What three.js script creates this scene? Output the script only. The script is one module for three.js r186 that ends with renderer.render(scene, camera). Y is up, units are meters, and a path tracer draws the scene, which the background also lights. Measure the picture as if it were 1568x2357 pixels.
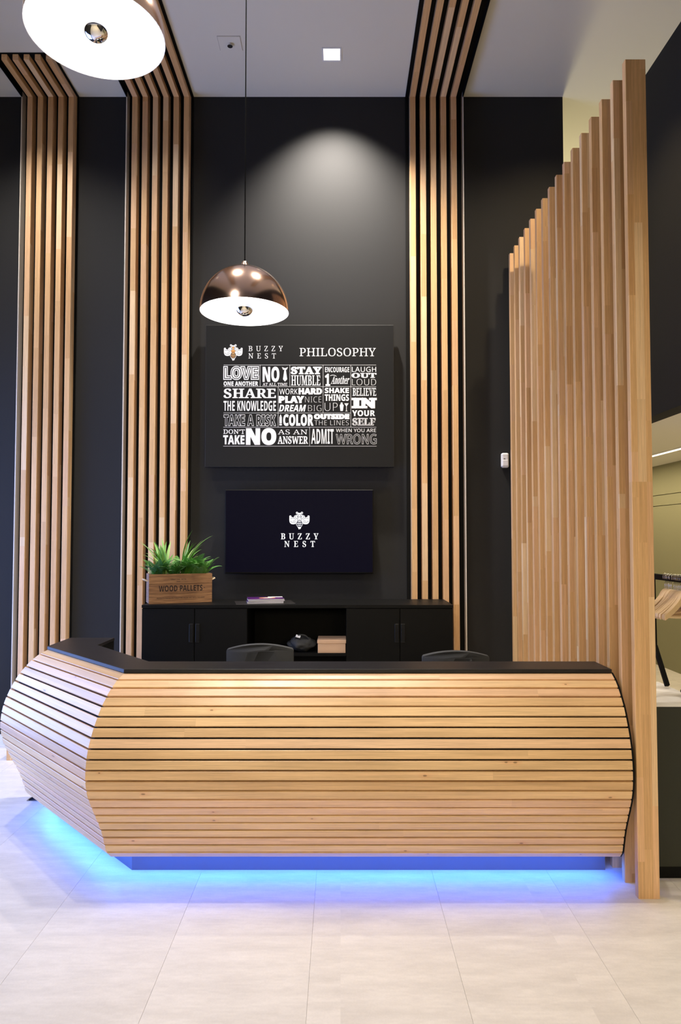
import * as THREE from 'three';
import { mergeGeometries, mergeVertices, toCreasedNormals } from 'three/addons/utils/BufferGeometryUtils.js';
import { RoundedBoxGeometry } from 'three/addons/geometries/RoundedBoxGeometry.js';
import { RectAreaLightUniformsLib } from 'three/addons/lights/RectAreaLightUniformsLib.js';

// ---------------------------------------------------------------- camera, sky, exposure, large lights
const EYE = 1.68, HC = 5.394, WALL = 5.616;          // eye height, ceiling height, depth of the dark wall
const scene = new THREE.Scene();
scene.background = new THREE.Color().setRGB(0.9, 1.3, 2.6);
const camera = new THREE.PerspectiveCamera(2 * Math.atan(1178.5 / 1571) * 180 / Math.PI, 1568 / 2357, 0.05, 60);
camera.position.set(0, EYE, 0);
camera.rotation.x = Math.atan(59.5 / 1571);
scene.add(camera);
const renderer = new THREE.WebGLRenderer({ antialias: true });
renderer.toneMapping = THREE.LinearToneMapping;
renderer.toneMappingExposure = 0.41;
renderer.shadowMap.enabled = true;
renderer.shadowMap.type = THREE.PCFSoftShadowMap;
RectAreaLightUniformsLib.init();

const LIGHT = {
  window: { color: [0.25, 0.41, 1.0], power: 16 },
  downlight: { color: [1.0, 0.92, 0.82], power: 60 },
  globe: { color: [1.0, 0.88, 0.68], power: 7.6 },
  warmGlobe: { color: [1.0, 0.78, 0.44], power: 12.5 },
  warm: { color: [1.0, 0.78, 0.46], power: 50 },
  pendant: { color: [1.0, 0.95, 0.88], power: 6, down: 11 },
  blue: { color: [0.03, 0.155, 1.0], power: 240 },
  cloak: { color: [1.0, 0.82, 0.54], power: 165 },
};
const lin = (c) => new THREE.Color().setRGB(c[0], c[1], c[2]);
// daylight falling in through the three tall windows in the left wall
const WINDOWS = [4.1], LEFT = -3.5, WIN_W = 1.3;   // window centre depth, inner face of the left wall, half width
for (const d of WINDOWS) {
  const l = new THREE.RectAreaLight(lin(LIGHT.window.color), LIGHT.window.power, 2.4, 2.7);
  l.name = 'window_daylight'; l.position.set(LEFT - 0.21, 1.6, -d); l.lookAt(0, 1.6, -d); scene.add(l);
}

// ---------------------------------------------------------------- helpers
let seed = 7;
const rnd = () => { seed = (seed + 0x6d2b79f5) | 0; let t = Math.imul(seed ^ (seed >>> 15), 1 | seed); t = (t + Math.imul(t ^ (t >>> 7), 61 | t)) ^ t; return ((t ^ (t >>> 14)) >>> 0) / 4294967296; };
const rr = (a, b) => a + (b - a) * rnd();
const V = (x, y, z) => new THREE.Vector3(x, y, z);
const hash = (x, y) => { let n = Math.imul(x | 0, 374761393) + Math.imul(y | 0, 668265263); n = Math.imul(n ^ (n >>> 13), 1274126177); return ((n ^ (n >>> 16)) >>> 0) / 4294967296; };
function noise(x, y) {
  const ix = Math.floor(x), iy = Math.floor(y), fx = x - ix, fy = y - iy, u = fx * fx * (3 - 2 * fx), v = fy * fy * (3 - 2 * fy);
  const a = hash(ix, iy), b = hash(ix + 1, iy), c = hash(ix, iy + 1), d = hash(ix + 1, iy + 1);
  return a + (b - a) * u + (c - a) * v + (a - b - c + d) * u * v;
}
const taken = new Map();
function numbered(name) { const k = taken.get(name) ?? 0; taken.set(name, k + 1); return k ? name + '_' + String(k).padStart(3, '0') : name; }
function tag(o, label, category, group) { o.userData.label = label; o.userData.category = category; if (group) o.userData.group = group; return o; }
function thing(name, label, category, [x, y, z] = [0, 0, 0], turn = 0, group) {
  const o = new THREE.Group(); o.name = numbered(name); scene.add(o);
  o.position.set(x, y, z); o.rotation.y = turn; return tag(o, label, category, group);
}
function part(name, geometry, material, parent) {
  const m = new THREE.Mesh(geometry, material); m.name = name; m.castShadow = m.receiveShadow = true; parent.add(m); return m;
}
function struct(name, geometry, material) { const m = part(name, geometry, material, scene); m.userData.kind = 'structure'; return m; }
// a box between two corners, uv in metres
function box(x0, x1, y0, y1, z0, z1) {
  const g = new THREE.BoxGeometry(x1 - x0, y1 - y0, z1 - z0).toNonIndexed(); g.translate((x0 + x1) / 2, (y0 + y1) / 2, (z0 + z1) / 2);
  const p = g.attributes.position, n = g.attributes.normal, uv = g.attributes.uv;
  for (let i = 0; i < p.count; i++) {
    if (Math.abs(n.getX(i)) > 0.5) uv.setXY(i, p.getZ(i), p.getY(i)); else if (Math.abs(n.getY(i)) > 0.5) uv.setXY(i, p.getX(i), p.getZ(i)); else uv.setXY(i, p.getX(i), p.getY(i));
  }
  return g;
}
const dbox = (x0, x1, y0, y1, d0, d1) => box(x0, x1, y0, y1, -d1, -d0);   // depth d counts away from the viewer
// prism: section points are carried to both ends by a(p) and b(p); uv = (along, round the section)
function prism(section, a, b, uvOf) {
  const n = section.length, pos = [], uv = [], A = section.map(a), B = section.map(b);
  const per = [0]; for (let i = 0; i < n; i++) { const q = section[(i + 1) % n], p = section[i]; per.push(per[i] + Math.hypot(q[0] - p[0], q[1] - p[1])); }
  const push = (p, s) => { pos.push(p.x, p.y, p.z); uv.push(...uvOf(s, p)); };
  for (let i = 0; i < n; i++) {
    const j = (i + 1) % n;
    push(A[i], per[i]); push(B[i], per[i]); push(B[j], per[i + 1]); push(A[i], per[i]); push(B[j], per[i + 1]); push(A[j], per[i + 1]);
  }
  const tri = THREE.ShapeUtils.triangulateShape(section.map((p) => new THREE.Vector2(p[0], p[1])), []);
  for (const [i, j, k] of tri) { for (const q of [i, j, k]) push(B[q], per[q]); for (const q of [k, j, i]) push(A[q], per[q]); }
  const g = new THREE.BufferGeometry();
  g.setAttribute('position', new THREE.Float32BufferAttribute(pos, 3)); g.setAttribute('uv', new THREE.Float32BufferAttribute(uv, 2));
  g.computeVertexNormals();
  // make faces point outwards
  let vol = 0; const va = V(0, 0, 0), vb = V(0, 0, 0), vc = V(0, 0, 0), P = g.attributes.position;
  for (let i = 0; i < P.count; i += 3) { va.fromBufferAttribute(P, i); vb.fromBufferAttribute(P, i + 1); vc.fromBufferAttribute(P, i + 2); vol += va.dot(vb.clone().cross(vc)); }
  if (vol < 0) {
    const T = g.attributes.uv;
    for (let i = 0; i < P.count; i += 3) for (const [at, w] of [[P, 3], [T, 2]]) for (let c = 0; c < w; c++) { const t = at.array[(i + 1) * w + c]; at.array[(i + 1) * w + c] = at.array[(i + 2) * w + c]; at.array[(i + 2) * w + c] = t; }
    g.computeVertexNormals();
  }
  return g;
}
const chamfered = (x0, x1, y0, y1, c) => [[x0 + c, y0], [x1 - c, y0], [x1, y0 + c], [x1, y1 - c], [x1 - c, y1], [x0 + c, y1], [x0, y1 - c], [x0, y0 + c]];
function tube(points, r, seg = 12, rad = 8, closed = false) { return new THREE.TubeGeometry(new THREE.CatmullRomCurve3(points, closed), seg, r, rad, closed); }
function canvas(w, h) { const c = document.createElement('canvas'); c.width = w; c.height = h; return [c, c.getContext('2d')]; }
function canvasTex(c) { const t = new THREE.CanvasTexture(c); t.colorSpace = THREE.SRGBColorSpace; t.anisotropy = 8; return t; }
function dataTex(w, h, f, srgb = true) {
  const d = new Uint8Array(w * h * 4);
  for (let y = 0; y < h; y++) for (let x = 0; x < w; x++) { const c = f(x, y), i = (y * w + x) * 4; d[i] = c[0]; d[i + 1] = c[1]; d[i + 2] = c[2]; d[i + 3] = 255; }
  const t = new THREE.DataTexture(d, w, h); if (srgb) t.colorSpace = THREE.SRGBColorSpace; t.magFilter = THREE.LinearFilter; t.minFilter = THREE.LinearMipmapLinearFilter; t.wrapS = t.wrapT = THREE.RepeatWrapping; t.needsUpdate = true; return t;
}
const clamp8 = (x) => Math.max(0, Math.min(255, x));

// ---------------------------------------------------------------- materials
// finger-jointed pine and oak staves: 20 columns of 4 cm, 4 m tall
const STAVE_W = 0.8, STAVE_H = 4;
const staveTex = (() => {
  const W = 1024, H = 2048, cols = 20, tones = [];
  for (let c = 0; c < cols; c++) {
    const list = []; let y = -rr(0, 0.5);
    while (y < 1) { const l = rr(0.09, 0.26), k = rnd(), s = rr(-7, 7); list.push([y, y + l, k < 0.12 ? [230, 197, 154] : k < 0.24 ? [209, 165, 115] : k < 0.5 ? [220, 178, 134] : [214, 172, 122], s, rr(0, 900)]); y += l; }
    tones.push(list);
  }
  return dataTex(W, H, (x, y) => {
    const c = Math.min(cols - 1, Math.floor(x * cols / W)), v = y / H, st = tones[c].find((q) => v >= q[0] && v < q[1]) ?? tones[c][0];
    const g = noise(x * 0.55 + st[4], y * 0.03 + st[4]) * 16 + noise(x * 0.2 + st[4], y * 0.008) * 18 + noise(x * 1.7 + st[4], y * 0.12) * 8 - 21 + st[3];
    return [clamp8(st[2][0] + g), clamp8(st[2][1] + g), clamp8(st[2][2] + g * 0.9)];
  });
})();
// oak boards: 24 rows, 2.8 m long
const OAK_ROWS = 24, OAK_L = 2.8;
const oakTex = (() => {
  const W = 2048, H = 1008, rh = H / OAK_ROWS, rows = [];
  for (let r = 0; r < OAK_ROWS; r++) {
    const knots = []; if (rnd() < 0.62) for (let k = 0; k < 1 + Math.floor(rnd() * 2); k++) knots.push([rr(0, W), rr(8, rh - 8), rr(2.2, 4.2)]);
    const k = rnd();
    rows.push({ base: k < 0.2 ? [230, 188, 146] : k < 0.4 ? [216, 176, 124] : k < 0.7 ? [230, 193, 142] : [224, 185, 134], s: rr(-7, 7), o: rr(0, 5000), knots, arch: rr(0, W), aw: rr(160, 420) });
  }
  return dataTex(W, H, (x, y) => {
    const r = Math.min(OAK_ROWS - 1, Math.floor(y / rh)), q = rows[r], yy = y - r * rh, o = q.o;
    let g = q.s + noise(x * 0.012 + o, yy * 0.42 + o) * 20 + noise(x * 0.05 + o, yy * 1.3) * 10 + noise(x * 0.004 + o, yy * 0.05 + o) * 22 - 26;
    const ax = (x - q.arch) / q.aw; if (Math.abs(ax) < 1) { const ring = Math.sin((yy + ax * ax * 46 + noise(x * 0.02, o) * 6) * 0.85); g -= Math.max(0, ring) * 11 * (1 - ax * ax); }
    let red = 0;
    for (const [kx, ky, kr] of q.knots) { const d = Math.hypot((x - kx) * 0.55, yy - ky); if (d < kr) g -= 95 * (1 - d / kr * 0.5); else if (d < kr * 4) { g -= 16 * (1 - d / (kr * 4)); red += 12 * (1 - d / (kr * 4)); } }
    return [clamp8(q.base[0] + g + red), clamp8(q.base[1] + g), clamp8(q.base[2] + g * 0.9)];
  });
})();
const greyNoise = (sx, sy, lo, hi) => dataTex(512, 512, (x, y) => { const v = lo + (hi - lo) * (0.5 * noise(x * sx, y * sy) + 0.3 * noise(x * sx * 2.7, y * sy * 2.7) + 0.2 * noise(x * sx * 7, y * sy * 7)); return [v, v, v]; }, false);
const floorTex = dataTex(1024, 1024, (x, y) => {
  const g = (noise(x * 0.012, y * 0.05) - 0.5) * 14 + (noise(x * 0.05, y * 0.2) - 0.5) * 8 + (noise(x * 0.4, y * 0.4) - 0.5) * 5;
  return [clamp8(228 + g), clamp8(222 + g), clamp8(214 + g)];
});
const laminateTex = dataTex(1024, 512, (x, y) => {
  const g = (noise(x * 0.01, y * 0.35) - 0.5) * 18 + (noise(x * 0.04, y * 0.9) - 0.5) * 10;
  return [clamp8(34 + g), clamp8(32 + g), clamp8(33 + g)];
});
const std = (o) => new THREE.MeshStandardMaterial(o), phy = (o) => new THREE.MeshPhysicalMaterial(o);
const M = {
  stave: phy({ map: staveTex, roughness: 0.5, clearcoat: 0.12, clearcoatRoughness: 0.4 }),
  oak: phy({ map: oakTex, roughness: 0.46, clearcoat: 1, clearcoatRoughness: 0.35 }),
  wallDark: phy({ color: new THREE.Color().setRGB(0.026, 0.026, 0.0265), roughness: 0.85, specularIntensity: 0.3, bumpMap: greyNoise(0.3, 0.3, 100, 160), bumpScale: 0.0006 }),
  ceiling: std({ color: new THREE.Color().setRGB(0.74, 0.72, 0.64), roughness: 0.9 }),
  white: std({ color: new THREE.Color().setRGB(0.78, 0.78, 0.78), roughness: 0.6 }),
  plaster: std({ color: new THREE.Color().setRGB(0.62, 0.6, 0.57), roughness: 0.9 }),
  olive: std({ color: new THREE.Color().setRGB(0.27, 0.26, 0.15), roughness: 0.7 }),
  darkGreen: std({ color: new THREE.Color().setRGB(0.018, 0.021, 0.013), roughness: 0.7 }),
  floor: phy({ map: floorTex, roughness: 0.42, clearcoat: 0.06, clearcoatRoughness: 0.3 }),
  joint: std({ color: new THREE.Color().setRGB(0.42, 0.39, 0.35), roughness: 0.9 }),
  laminate: phy({ map: laminateTex, roughness: 0.4, specularIntensity: 0.5 }),
  black: phy({ color: new THREE.Color().setRGB(0.005, 0.005, 0.005), roughness: 0.6, specularIntensity: 0.2 }),
  blackSatin: phy({ color: new THREE.Color().setRGB(0.004, 0.004, 0.004), roughness: 0.45, specularIntensity: 0.25 }),
  steel: std({ color: new THREE.Color().setRGB(0.3, 0.3, 0.32), roughness: 0.38, metalness: 0.6 }),
  plinth: std({ color: new THREE.Color().setRGB(0.09, 0.09, 0.11), roughness: 0.45 }),
  trim: std({ color: new THREE.Color().setRGB(0.66, 0.6, 0.52), roughness: 0.4 }),
  copper: std({ color: new THREE.Color().setRGB(1.0, 0.7, 0.54), roughness: 0.18, metalness: 1 }),
  domeWhite: std({ color: new THREE.Color().setRGB(0.86, 0.86, 0.86), roughness: 0.7 }),
  mirror: std({ color: new THREE.Color().setRGB(0.85, 0.85, 0.85), roughness: 0.05, metalness: 1 }),
  chrome: std({ color: new THREE.Color().setRGB(0.8, 0.8, 0.8), roughness: 0.18, metalness: 1 }),
  bulb: std({ color: 0xffffff, emissive: lin(LIGHT.pendant.color), emissiveIntensity: 6 }),
  opal: std({ color: 0xffffff, emissive: lin(LIGHT.globe.color), emissiveIntensity: 8 }),
  opalWarm: std({ color: 0xffffff, emissive: lin(LIGHT.warmGlobe.color), emissiveIntensity: 8 }),
  lampGlow: std({ color: 0xffffff, emissive: lin(LIGHT.downlight.color), emissiveIntensity: 6 }),
  warmGlow: std({ color: 0xffffff, emissive: lin(LIGHT.warm.color), emissiveIntensity: 6 }),
  stripGlow: std({ color: 0xffffff, emissive: lin([1, 0.9, 0.7]), emissiveIntensity: 5 }),
  blueGlow: std({ color: 0xffffff, emissive: lin(LIGHT.blue.color), emissiveIntensity: 4 }),
  glass: phy({ color: 0xffffff, roughness: 0.02, transmission: 1, thickness: 0, ior: 1.5 }),
  fabric: std({ color: new THREE.Color().setRGB(0.03, 0.031, 0.033), roughness: 0.75 }),
  cardboard: std({ color: new THREE.Color().setRGB(0.62, 0.4, 0.25), roughness: 0.85 }),
  hanger: std({ color: new THREE.Color().setRGB(0.72, 0.52, 0.3), roughness: 0.45 }),
  soil: std({ color: new THREE.Color().setRGB(0.03, 0.02, 0.012), roughness: 1 }),
  rope: std({ color: new THREE.Color().setRGB(0.6, 0.45, 0.3), roughness: 0.9 }),
};
M.floor.map.repeat.set(0.5, 0.5);
M.laminate.map.repeat.set(0.8, 1.6);

// ---------------------------------------------------------------- the room
const floorBase = struct('floor', dbox(LEFT, 4.3, -0.2, -0.004, -4.2, 10.2), M.joint);
for (let k = -8; k < 9; k++) {
  const x0 = Math.max(LEFT - 0.2, -0.12 + 0.58 * k + 0.0005), x1 = Math.min(4.3, -0.12 + 0.58 * (k + 1) - 0.0005);
  if (x1 <= x0) continue;
  const g = dbox(x0, x1, -0.004, 0, -4.2, 10.2); const uv = g.attributes.uv; for (let i = 0; i < uv.count; i++) uv.setXY(i, uv.getX(i) + 3.1 * k, uv.getY(i));
  part('floor_strip', g, M.floor, floorBase);
}
struct('ceiling', dbox(LEFT, 2.45, HC, HC + 0.2, -4.2, 10.2), M.ceiling);
struct('wall_back', dbox(LEFT, 1.872, 0, HC, WALL, WALL + 0.2), M.wallDark);
struct('wall_far', dbox(1.6, 4.3, 0, HC, 10, 10.2), M.plaster);
struct('wall_passage', dbox(1.672, 1.872, 0, HC, WALL + 0.2, 10), M.plaster);
struct('wall_right', mergeGeometries([dbox(2.45, 2.6, 2.634, HC, -4.2, 10), dbox(2.45, 2.6, 0, 2.634, -4.2, 1.6)]), M.wallDark);
struct('ceiling_cloakroom', dbox(2.6, 4.3, 2.634, 2.8, 1.6, 10), M.ceiling);
{
  const w = struct('wall_cloakroom', dbox(4.25, 4.4, 0, 2.8, 1.4, 10), M.olive);
  for (const [y0, y1] of [[0, 2.096], [2.104, 2.237], [2.245, 2.634]]) part('panel', dbox(4.2, 4.25, y0, y1, 1.6, 10), M.olive, w);
}
struct('wall_cloakroom_end', dbox(2.6, 4.3, 0, 2.8, 1.4, 1.6), M.plaster);
struct('wall_front', dbox(LEFT - 0.2, 2.6, 0, HC, -4.4, -4.2), M.plaster);
{
  const X0 = LEFT - 0.2, X1 = LEFT, g = [dbox(X0, X1, 0, 0.2, -4.2, WALL), dbox(X0, X1, 3.0, HC, -4.2, WALL)]; let d = -4.2;
  for (const w of WINDOWS) { g.push(dbox(X0, X1, 0.2, 3.0, d, w - WIN_W)); d = w + WIN_W; }
  g.push(dbox(X0, X1, 0.2, 3.0, d, WALL)); struct('wall_left', mergeGeometries(g), M.wallDark);
  WINDOWS.forEach((w, i) => {
    const o = new THREE.Group(); o.name = 'window_' + (i + 1); o.userData.kind = 'structure'; scene.add(o);
    const F = (a, b, c, e) => dbox(X0 + 0.06, X0 + 0.14, a, b, c, e), p = w - WIN_W, q = w + WIN_W;
    part('window_frame', mergeGeometries([F(0.2, 0.26, p, q), F(2.94, 3.0, p, q), F(0.26, 2.94, p, p + 0.06), F(0.26, 2.94, q - 0.06, q), F(0.26, 2.94, w - 0.03, w + 0.03)]), M.black, o);
    for (const [a, b] of [[p + 0.06, w - 0.03], [w + 0.03, q - 0.06]]) part('pane', dbox(X0 + 0.097, X0 + 0.103, 0.26, 2.94, a, b), M.glass, o);
  });
}
struct('ceiling_gallery', dbox(LEFT, 2.45, 2.8, 3.05, -4.2, 0.4), M.ceiling);
struct('baseboard_back', dbox(LEFT, -2.66, 0, 0.085, WALL - 0.016, WALL), M.white);

// ---------------------------------------------------------------- wooden slats running up the dark wall and over the ceiling
function staveBar(section, a, b, axis, u0 = rnd(), v0 = rnd()) {
  const i = { x: 'x', y: 'y', z: 'z' }[axis];
  u0 = Math.floor(u0 * 20) / 20;
  return prism(section, a, b, (s, p) => [u0 + s / STAVE_W, v0 + p[i] / STAVE_H]);
}
const SLAT_D = 0.09, DROP = 0.058, FRONT = WALL - SLAT_D;
function slatColumn(label, xs, back, finX, toDepth) {
  const o = thing('slat_column', label, 'wall slats', [(back[0] + back[1]) / 2, 0, -WALL + 0.002], 0, 'slat columns on the dark wall');
  const ox = o.position.x, oz = o.position.z, L = (x, y, d) => V(x - ox, y, -d - oz);
  const wb = dbox(back[0] - ox, back[1] - ox, 0, HC - 0.002, -0.012, 0); wb.translate(0, 0, 0.0);
  part('backing', wb, M.black, o);
  part('ceiling_backing', box(back[0] - ox, back[1] - ox, HC - 0.012, HC - 0.002, 0.012, WALL - toDepth), M.black, o);
  for (const [x0, x1] of xs) {
    part('slat', staveBar(chamfered(x0, x1, FRONT, WALL - 0.014, 0.002), (p) => L(p[0], 0, p[1]), (p) => L(p[0], HC - DROP + (p[1] - FRONT) * 0.645, p[1]), 'y'), M.stave, o);
    part('ceiling_slat', staveBar(chamfered(x0, x1, HC - DROP, HC - 0.013, 0.002), (p) => L(p[0], p[1], FRONT + (p[1] - (HC - DROP)) / 0.645), (p) => L(p[0], p[1], toDepth), 'z'), M.stave, o);
  }
  const [f0, f1] = finX;
  part('edge_strip', box(f0 - ox, f1 - ox, 0, HC - 0.002, 0.012, SLAT_D - 0.004), M.trim, o);
  part('ceiling_edge_strip', box(f0 - ox, f1 - ox, HC - DROP, HC - 0.012, SLAT_D - 0.004, WALL - toDepth), M.black, o);
  return o;
}
const row = (x0, n, pitch, w) => Array.from({ length: n }, (_, i) => [x0 + i * pitch, x0 + i * pitch + w]);
slatColumn('leftmost column of five wooden slats, turning a short way onto the ceiling', row(-2.597, 5, 0.0853, 0.043), [-2.64, -2.2], [-2.648, -2.64], 5.09);
slatColumn('column of six wooden slats between the plant crate and the leftmost column', row(-1.728, 6, 0.0858, 0.044), [-1.77, -1.235], [-1.778, -1.77], 1.2);
slatColumn('column of five wooden slats right of the lettered board', row(0.576, 5, 0.0848, 0.046), [0.545, 1.012], [1.012, 1.02], 1.2);

// ---------------------------------------------------------------- screen of free standing slats on the right
{
  const o = thing('slat_screen', 'screen of sixteen tall free-standing wooden slats on the right, beside the desk end', 'slat screen', [1.438, 0, -4.4]);
  for (let i = 0; i < 16; i++) {
    const d = 3.243 + i * 0.1512, x0 = 1.388, x1 = 1.488;
    const g = staveBar(chamfered(x0 - 1.438, x1 - 1.438, -d - 0.036 + 4.4, -d + 4.4, 0.002), (p) => V(p[0], 0, p[1]), (p) => V(p[0], 4.012, p[1]), 'y');
    part('slat', g, M.stave, o);
  }
}

// ---------------------------------------------------------------- reception desk
// section of the front: height and how far it stands out from the counter's edge
const PROFILE = [[1.002, 0], [0.978, 0.045], [0.946, 0.083], [0.911, 0.115], [0.872, 0.145], [0.829, 0.169], [0.785, 0.191], [0.739, 0.209], [0.692, 0.224], [0.645, 0.233], [0.597, 0.238], [0.549, 0.238], [0.502, 0.231], [0.456, 0.218], [0.411, 0.198], [0.368, 0.178], [0.326, 0.158], [0.284, 0.140], [0.243, 0.126], [0.203, 0.115], [0.163, 0.104], [0.126, 0.070]];
{
  const CD = 3.455, cx = -1.085, A = [-1.776, 4.179], rear = 4.53, endX = 1.36;
  const o = thing('reception_desk', 'curved reception desk clad in horizontal oak boards with blue-lit plinth', 'reception desk', [0, 0, -3.7]);
  const Z0 = 3.7, P = (x, y, d) => V(x, y, Z0 - d);
  const dirL = Math.hypot(A[0] - cx, A[1] - CD), t2 = [(A[0] - cx) / dirL, (A[1] - CD) / dirL], n2 = [-t2[1], t2[0]].map((c) => c);  // outward normal of the angled front, in (x, depth)
  if (n2[1] > 0) { n2[0] = -n2[0]; n2[1] = -n2[1]; }
  const mitre = (na, nb) => { const k = 1 + na[0] * nb[0] + na[1] * nb[1]; return [(na[0] + nb[0]) / k, (na[1] + nb[1]) / k]; };
  const n1 = [0, -1], n3 = [-1, 0], m12 = mitre(n1, n2), m23 = mitre(n2, n3);
  // each front runs between two corner lines: a corner line is a point and how it moves with the offset
  const corners = { right: [[endX, CD], n1], one: [[cx, CD], m12], two: [A, m23], rear: [[A[0], rear], n3] };
  const at = ([p, m], off, y) => P(p[0] + m[0] * off, y, p[1] + m[1] * off);
  const fronts = [['right', 'one'], ['one', 'two'], ['two', 'rear']];
  const T = 0.022, GAP = 0.008;
  fronts.forEach(([ca, cb], f) => {
    const a = corners[ca], b = corners[cb], len = Math.hypot(a[0][0] - b[0][0], a[0][1] - b[0][1]);
    for (let i = 0; i < PROFILE.length - 1; i++) {
      const [y0, o0] = PROFILE[i], [y1, o1] = PROFILE[i + 1], l = Math.hypot(y1 - y0, o1 - o0), ty = (y1 - y0) / l, to = (o1 - o0) / l, ny = to, no = -ty;   // outward normal
      const s0 = i ? GAP / 2 : 0.001, s1 = l - GAP / 2, jit = rr(-0.0006, 0.0006);
      const q = (s, h) => [o0 + to * s + no * h, y0 + ty * s + ny * h];
      const c = 0.0022, sec = [q(s0, -T), q(s0, jit - c), q(s0 + c, jit), q(s1 - c, jit), q(s1, jit - c), q(s1, -T)];
      const r = (i + f * 8) % OAK_ROWS, u0 = rnd();
      const face0 = T - c;
      const g = prism(sec, (p) => at(a, p[0], p[1]), (p) => at(b, p[0], p[1]), (s, p) => [u0 + ((f === 0 ? p.x : f === 1 ? Math.hypot(p.x - cx, p.z) : p.z) / OAK_L), (r + 0.06 + 0.88 * Math.min(1, Math.max(0, (s - face0) / (l - GAP)))) / OAK_ROWS]);
      part('board', g, M.oak, o);
    }
    // dark carcass behind the boards
    const inner = PROFILE.map(([y, off], i) => { const p = PROFILE[Math.max(0, i - 1)], n = PROFILE[Math.min(PROFILE.length - 1, i + 1)], l = Math.hypot(n[0] - p[0], n[1] - p[1]); return [off - (T + 0.001) * (-(n[0] - p[0]) / l), y - (T + 0.001) * ((n[1] - p[1]) / l)]; });
    inner[0] = [-0.024, 1.003]; const low = inner[inner.length - 1];
    const sec = [...inner, [-0.2, low[1]], [-0.2, 1.003]];
    const lim = (m, p) => at(m, p[0], p[1]);
    part('carcass', prism(sec, (p) => lim(a, p), (p) => lim(b, p), () => [0, 0]), M.black, o);
    // plinth, set back, and the blue strip light under the boards
    const sp = [[-0.066, 0], [-0.066, 0.1], [-0.085, 0.1], [-0.085, 0]];
    const pl = part('plinth_panel', prism(sp, (p) => { const v = at(a, p[0], p[1]); if (f === 0) v.x -= 0.02; return v; }, (p) => at(b, p[0], p[1]), () => [0, 0]), M.plinth, o);
    const pa = at(a, 0.0, 0.112), pb = at(b, 0.0, 0.112), mid = pa.clone().add(pb).multiplyScalar(0.5), L = pa.distanceTo(pb) - (f === 0 ? 0.04 : 0.02);
    const strip = part('led_strip', new THREE.BoxGeometry(L, 0.004, 0.012), M.blueGlow, o);
    strip.position.copy(mid); strip.rotation.y = Math.atan2(-(pb.z - pa.z), pb.x - pa.x);
    const light = new THREE.RectAreaLight(lin(LIGHT.blue.color), LIGHT.blue.power, L, 0.014);
    light.name = 'blue_strip_light'; light.position.set(mid.x, 0.107, mid.z - Z0); light.rotation.set(-Math.PI / 2, 0, 0); light.rotation.order = 'YXZ'; light.rotation.y = strip.rotation.y; scene.add(light);
  });
  // end cheek beside the slat screen
  { const s = new THREE.Shape(); PROFILE.forEach(([y, off], i) => (i ? s.lineTo(off - 0.006, y) : s.moveTo(off - 0.006, y))); s.lineTo(-0.2, 0.128); s.lineTo(-0.2, 1.003); s.closePath();
    const g = new THREE.ExtrudeGeometry(s, { depth: 0.01, bevelEnabled: false }); g.rotateY(-Math.PI / 2); g.translate(endX + 0.011, 0, Z0 - CD); part('end_panel', g, M.black, o); }
  // counter top
  const top = [[endX, 3.448], [cx - 0.001, 3.448], [A[0] - 0.006, A[1] - 0.003], [A[0] - 0.006, rear], [-1.491, rear], [-1.495, 4.225], [-1.022, 3.667], [endX - 0.004, 3.667]];
  const s = new THREE.Shape(top.map(([x, d]) => new THREE.Vector2(x, d - Z0)));
  const g = new THREE.ExtrudeGeometry(s, { depth: 0.016, bevelEnabled: true, bevelThickness: 0.0015, bevelSize: 0.0015, bevelOffset: -0.0015, bevelSegments: 1 });
  g.rotateX(-Math.PI / 2); g.translate(0, 1.0045, 0); part('counter_top', g, M.laminate, o);
  // staff side: panel and lower work surface
  part('back_panel', mergeGeometries([box(-0.98, endX - 0.004, 0.02, 1.003, Z0 - 3.665, Z0 - 3.65), box(-1.508, -1.494, 0.02, 1.003, Z0 - rear, Z0 - 4.235)]), M.black, o);
  part('work_surface', box(-0.7, endX - 0.004, 0.72, 0.745, Z0 - 3.98, Z0 - 3.666), M.blackSatin, o);
}

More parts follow.
